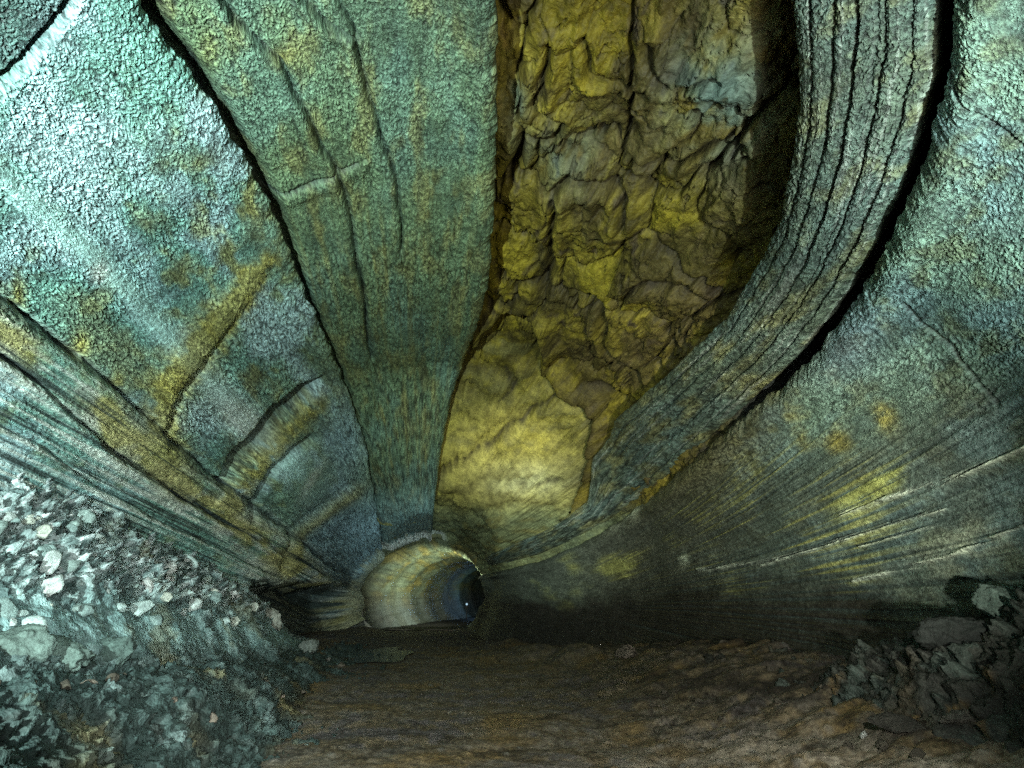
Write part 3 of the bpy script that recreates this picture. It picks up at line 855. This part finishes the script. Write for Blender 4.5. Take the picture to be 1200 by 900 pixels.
def right_bank():
    inv = np.linspace(1 / 2.4, 1 / 28.0, 480)
    y = (1 / inv)[:, None]
    x = np.linspace(3.2, 7.4, 460)[None, :]
    x, y = np.broadcast_arrays(x, y)
    h = right_bank_z(x, y)
    gy, gx = np.gradient(h)
    nx, nz = -gx / (4.2 / 459), np.ones_like(h)
    ln = np.hypot(nx, nz); nx, nz = nx / ln, nz / ln
    dd, c, c2 = rubble_disp(x * .8, y * .8, h * .8, 1011)
    big = fbm(x * .9, y * .8, h * .9, 4, 1021, .6)
    m = sstep(3.9, 5.0, x)
    D = (dd * .8 + .16 * big) * m + .03 * fbm(x * 9, y * 9, h * 9, 4, 1023, .6)
    P = np.stack([x + D * nx, y, h + D * nz - .12 * (1 - m)], -1)
    n1 = fbm(x * .8, y * .8, h, 4, 1031); n2 = fbm(x * 3, y * 3, h * 3, 4, 1032)
    rgb = mix((.03, .034, .028), (.045, .065, .055), sstep(.5, .95, c) * .8)
    rgb = mix(rgb, (.06, .05, .03), .8 * sstep(0, .3, n1) + 0 * n1)
    rgb = mix(rgb, (.2, .12, .03), .5 * sstep(.2, .4, n2) * sstep(5.6, 4.4, x))
    rgb = mix(rgb, (.03, .028, .02), sstep(9, 13, y) * .75)
    link("rubble", grid_mesh("right_rubble", P, rgb), M_RUBBLE, kind="stuff", label="dark heap of broken rubble along the foot of the right wall")


right_bank()


# ------------------------------------------------------------------ single stones
import bmesh


def rock_mesh(seed, tint, angular=.5, sub=4, squash=(1, 1, 1), grit=.13):
    r = np.random.default_rng(seed)
    bm = bmesh.new()
    bmesh.ops.create_icosphere(bm, subdivisions=sub, radius=1.0)
    co = np.array([v.co[:] for v in bm.verts])
    for _ in range(15):                                  # chop flat facets
        n = r.normal(size=3); n /= np.linalg.norm(n)
        h = r.uniform(.42, .8)
        over = np.maximum(co @ n - h, 0)
        co -= over[:, None] * n * angular * 1.6 if angular < .6 else over[:, None] * n
    L = np.linalg.norm(co, axis=1)
    nn = fbm(co[:, 0] * 1.3 + seed, co[:, 1] * 1.3, co[:, 2] * 1.3, 4, seed, .55)
    n2 = fbm(co[:, 0] * 4, co[:, 1] * 4 + seed, co[:, 2] * 4, 4, seed + 3, .65)
    co = co * (1 + .28 * nn + grit * n2)[:, None] * np.array(squash)
    for v, c in zip(bm.verts, co):
        v.co = c
    me = bpy.data.meshes.new("rock")
    bm.to_mesh(me); bm.free()
    me.polygons.foreach_set("use_smooth", np.ones(len(me.polygons), bool))
    a = me.attributes.new("pigment", 'FLOAT_COLOR', 'POINT')
    k = np.ones((len(co), 4), F32)
    k[:, :3] = np.array(tint)[None, :] * (1 + .5 * nn)[:, None]
    a.data.foreach_set("color", np.clip(k, .01, .8).astype(F32).ravel())
    me.materials.append(M_STONE)
    return me


def rot(seed):
    r = np.random.default_rng(seed)
    return tuple(r.uniform(-.5, .5, 2)) + (r.uniform(0, 6.28),)


def stone(me, loc, size, seed, name="rock", **kw):
    o = bpy.data.objects.new(name, me)
    COL.objects.link(o)
    o.location = loc
    o.scale = (size,) * 3
    o.rotation_euler = rot(seed)
    for k, v in kw.items():
        o[k] = v
    return o


PALES = [rock_mesh(50 + k, c, .8, 3, sq) for k, (c, sq) in enumerate([((.40, .48, .45), (1, .8, .7)), ((.34, .45, .42), (1.2, .8, .6)), ((.44, .48, .45), (.9, 1, .75)),
         ((.24, .33, .30), (1.1, .9, .8)), ((.40, .45, .38), (1.3, .7, .6)), ((.2, .29, .27), (1, .75, .9))])]
DARKS = [rock_mesh(80 + k, c, .8, 3, sq) for k, (c, sq) in enumerate([((.09, .08, .06), (1, .8, .6)), ((.13, .13, .11), (1.2, .8, .55)), ((.06, .055, .04), (1, .9, .7)), ((.16, .14, .11), (.9, 1, .6))])]

n = 0
for k in range(200):
    y = float(1 / rng.uniform(1 / 17.5, 1 / 5.6))
    q = rng.uniform(3.45, 4.7)
    x = -q
    z = float(left_bank_z(np.array([[x]]), np.array([[y]]))[0, 0])
    sz = float((.03 + .15 * rng.uniform() ** 2.2) * (1 + .25 * (y - 6) / 6))
    stone((PALES + PALES[5:])[k % 7], (x + .03, y, z + .02), sz, 1000 + k, label="small pale broken stone lying in the rubble slope below the left wall", category="stone", group="loose stones on the left rubble slope")
for k in range(30):
    y = float(1 / rng.uniform(1 / 22.0, 1 / 5.0))
    q = rng.uniform(1.5, 3.2)
    x = -q
    z = float(left_bank_z(np.array([[x]]), np.array([[y]]))[0, 0])
    sz = float(rng.uniform(.04, .13) * (1 + .2 * (y - 6) / 6))
    stone(DARKS[k % 4], (x, y, z + .03), sz, 1300 + k, label="small loose stone on the low mound at the foot of the left rubble bank", category="stone", group="loose stones on the left mound")
for k in range(30):
    y = float(1 / rng.uniform(1 / 16.0, 1 / 5.6))
    x = float(rng.uniform(3.2, 6.2))
    z = max(float(right_bank_z(np.array([[x]]), np.array([[y]]))[0, 0]), float(floor_z(np.array([[x]]), np.array([[y]]))[0, 0]))
    sz = float(rng.uniform(.03, .10))
    stone(DARKS[2], (x, y, z + .01), sz, 1500 + k, label="dark loose stone lying at the foot of the right wall", category="stone", group="loose stones at the right wall")
for k in range(35):
    y = float(1 / rng.uniform(1 / 24.0, 1 / 6.0))
    x = float(rng.uniform(-1.6, 3.6))
    z = float(floor_z(np.array([[x]]), np.array([[y]]))[0, 0])
    sz = float(rng.uniform(.01, .05) * rng.uniform(.5, 1))
    stone((DARKS + DARKS + PALES[3:4])[k % 9], (x, y, z + .008), sz, 1700 + k, label="small pebble lying on the brown cave floor", category="stone", group="pebbles on the cave floor")


def at(px, py, y):
    d = np.array([(px - 600.0) / FPX, -(py - 450.0) / FPX, -1.0]) @ MW
    return tuple(d * (y / d[1]))


for seed, (px, py, y, sz, tint, sq, lab) in enumerate([
    (22, 775, 5.0, .26, (.15, .22, .19), (1.0, .8, .8), "big pale green block at the left edge in front of the cut face"),
    (72, 782, 5.2, .24, (.14, .21, .18), (1.1, .8, .75), "long pale green block second from the left edge, beside the biggest pale block"),
    (128, 775, 5.6, .2, (.10, .16, .14), (1.1, .9, .8), "dark green boulder right of the two pale green blocks"),
    (360, 765, 11.5, .22, (.2, .24, .21), (1.1, .8, .8), "pale boulder at the right end of the left bank beside the dark hollow"),
    (318, 730, 12.5, .22, (.28, .3, .25), (.8, .8, 1.1), "upright pale rock at the right tip of the rubble slope"),
    (1176, 712, 6.7, .24, (.13, .19, .16), (1.1, .9, .85), "rounded pale boulder at the foot of the right wall at the edge"),
    (1125, 755, 6.4, .3, (.02, .026, .023), (1.3, .8, .7), "broad dark slab below the rounded pale boulder"),
    (1012, 864, 6.5, .055, (.5, .55, .5), (.9, .8, 1), "small white stone on the dark patch of floor at lower right"),
    (1050, 855, 6.5, .16, (.05, .05, .04), (1.5, .9, .5), "flat black rock beside the small white stone"),
    (1130, 858, 6.4, .17, (.12, .12, .10), (1.3, .9, .55), "low dark grey rock right of the flat black rock"),
    (735, 770, 15.0, .25, (.14, .12, .09), (1.3, .8, .6), "low brown boulder on the floor at the foot of the far right wall"),
]):
    for yy in np.arange(3.2, 30, .04):
        q = at(px, py, float(yy))
        a, b = np.array([[q[0]]]), np.array([[q[1]]])
        g = float(floor_z(a, b)[0, 0])
        if q[0] < -1.0: g = max(g, float(left_bank_z(a, b)[0, 0]))
        if q[0] > 3.0: g = max(g, float(right_bank_z(a, b)[0, 0]))
        if q[2] <= g: break
    k = sz * q[1] / y
    stone(rock_mesh(200 + seed, tuple(.7 * t for t in tint), .45, 5, sq, .26), (q[0], q[1], g + .25 * k), k, 2000 + seed, name="boulder", label=lab, category="boulder")

def puddle():
    bm = bmesh.new()
    c = at(448, 750, 21.0)
    n = 64
    ring = []
    for k in range(n):
        a = k / n * 2 * math.pi
        r = 1 + .35 * float(perlin(np.array(math.cos(a) * 1.6), np.array(math.sin(a) * 1.6), np.array(.3), 990)) + .12 * math.sin(5 * a)
        ring.append(bm.verts.new((c[0] + .8 * r * math.cos(a), c[1] + 2.3 * r * math.sin(a), -1.768)))
    bm.faces.new(ring)
    me = bpy.data.meshes.new("water"); bm.to_mesh(me); bm.free()
    m = bpy.data.materials.new("still_water"); m.use_nodes = True
    b = m.node_tree.nodes["Principled BSDF"]
    b.inputs["Base Color"].default_value = (.02, .03, .03, 1); b.inputs["Roughness"].default_value = .38; b.inputs["Specular IOR Level"].default_value = .25
    link("water", me, m, kind="structure", label="thin film of still water on the floor in front of the far tunnel")


puddle()

# ------------------------------------------------------------------ lamp deep in the tunnel
def lamp_thing():
    e = bpy.data.objects.new("work_lamp", None); COL.objects.link(e)
    loc = at(547, 708, 47.0)
    e.location = loc
    e["label"] = "small bluish white lamp glowing deep inside the far tunnel"; e["category"] = "lamp"
    bm = bmesh.new()
    bmesh.ops.create_uvsphere(bm, u_segments=20, v_segments=12, radius=.07)
    me = bpy.data.meshes.new("bulb"); bm.to_mesh(me); bm.free()
    m = bpy.data.materials.new("lamp_glow"); m.use_nodes = True
    b = m.node_tree.nodes["Principled BSDF"]
    b.inputs["Emission Color"].default_value = (.45, .75, 1, 1); b.inputs["Emission Strength"].default_value = .6
    link("bulb", me, m, e)
    bm = bmesh.new()
    bmesh.ops.create_cone(bm, cap_ends=True, segments=20, radius1=.16, radius2=.1, depth=.16, matrix=Matrix.Translation((0, .0, -.19)))
    bmesh.ops.create_cone(bm, cap_ends=True, segments=12, radius1=.03, radius2=.03, depth=.7, matrix=Matrix.Translation((0, .0, -.6)))
    me = bpy.data.meshes.new("stand"); bm.to_mesh(me); bm.free()
    m2 = bpy.data.materials.new("lamp_metal"); m2.use_nodes = True
    m2.node_tree.nodes["Principled BSDF"].inputs["Base Color"].default_value = (.04, .04, .04, 1)
    link("stand", me, m2, e)
    return loc


lamp_loc = lamp_thing()


# ------------------------------------------------------------------ light: unseen torches, plus added fill spots
def lamp(name, kind, loc, power, color, target=None, size=.15, cone=60, blend=1.0):
    l = bpy.data.lights.new(name, kind)
    l.energy = power; l.color = color
    l.shadow_soft_size = size
    o = bpy.data.objects.new(name, l); COL.objects.link(o)
    o.location = loc
    if kind == 'SPOT':
        l.spot_size = math.radians(cone); l.spot_blend = blend
    if target is not None:
        o.rotation_euler = (Vector(target) - Vector(loc)).to_track_quat('-Z', 'Y').to_euler()
    return o


def wall_at(px, py):
    ph, s = pix_to_tube(px, py)
    return tuple(tube_point(np.array(ph), np.array(s), np.array(0.)))


COOL = (.84, 1.0, .97)
lamp("left_torch", 'SPOT', (-2.3, -1.1, .35), 8800, COOL, wall_at(210, 370), .06, 86)
lamp("right_torch", 'SPOT', (3.2, -1.2, -.7), 5200, COOL, wall_at(1400, 60), .06, 52)
lamp("ceiling_torch", 'SPOT', (3.6, 1.3, -.2), 1000, (1, .97, .85), wall_at(690, 190), .7, 66)
lamp("pocket_torch", 'SPOT', (2.6, .6, -.7), 10000, (1, .97, .82), wall_at(596, 540), .08, 12)
lamp("rim_fill", 'SPOT', (.3, .4, -.6), 20000, (.74, .95, 1.0), wall_at(470, 632), .08, 11)  # unseen spot added to brighten the tunnel rim
lamp("far_fill", 'SPOT', (1.8, .0, -.6), 7600, (1, .98, .85), wall_at(850, 545), .08, 37)  # unseen spot added to lift the dark right wall
lamp("bank_fill", 'SPOT', (.6, -.2, .7), 2700, (.92, 1, .98), at(215, 645, 9.5), .06, 38)  # unseen spot added because the bank fell into shadow
lamp("end_fill", 'SPOT', (-.8, .2, -.6), 9000, (.95, 1, .88), wall_at(640, 640), .06, 14)  # unseen spot added for more light beside the tunnel
lamp("floor_fill", 'SPOT', (1.0, .2, .9), 3400, (1, .98, .90), (1.2, 9.5, -1.7), .1, 70)  # unseen spot added to brighten the floor
lamp("tunnel_lamp", 'SPOT', (3.0, 36.6, .5), 2700, (.92, 1, .80), (-1.4, 40.5, .7), .12, 118)
lamp("deep_lamp", 'POINT', (lamp_loc[0] + .8, lamp_loc[1] + 3.3, lamp_loc[2] + .5), 16, (.35, .65, 1), None, .1)
lamp("fill_light", 'POINT', (.8, -1.5, .6), 60, (1, .97, .9), None, .4)  # added fill, no lamp stands here

# daylight through the cave mouth behind the camera
SUN_EL, SUN_AZ = math.radians(48), math.radians(150)
w = bpy.data.worlds.new("World"); scene.world = w
w.use_nodes = True
nt = w.node_tree
sky = nt.nodes.new("ShaderNodeTexSky"); sky.sky_type = 'NISHITA'; sky.sun_disc = False
sky.sun_elevation = SUN_EL; sky.sun_rotation = SUN_AZ
nt.links.new(sky.outputs[0], nt.nodes["Background"].inputs["Color"])
nt.nodes["Background"].inputs["Strength"].default_value = .05
sl = bpy.data.lights.new("sun", 'SUN'); sl.energy = 2.5; sl.angle = math.radians(.5); sl.color = (1, .95, .88)
so = bpy.data.objects.new("sun", sl); COL.objects.link(so)
sd = Vector((math.sin(SUN_AZ) * math.cos(SUN_EL), math.cos(SUN_AZ) * math.cos(SUN_EL), math.sin(SUN_EL)))
so.rotation_euler = sd.to_track_quat('Z', 'Y').to_euler()

# ------------------------------------------------------------------ render settings
vs = scene.view_settings
vs.view_transform = 'Standard'; vs.look = 'None'; vs.exposure = 0.2; vs.gamma = 1.0
vs.use_curve_mapping = False
scene.cycles.use_denoising = False
scene.cycles.sample_clamp_indirect = 2.0
scene.cycles.max_bounces = 5
scene.cycles.diffuse_bounces = 3
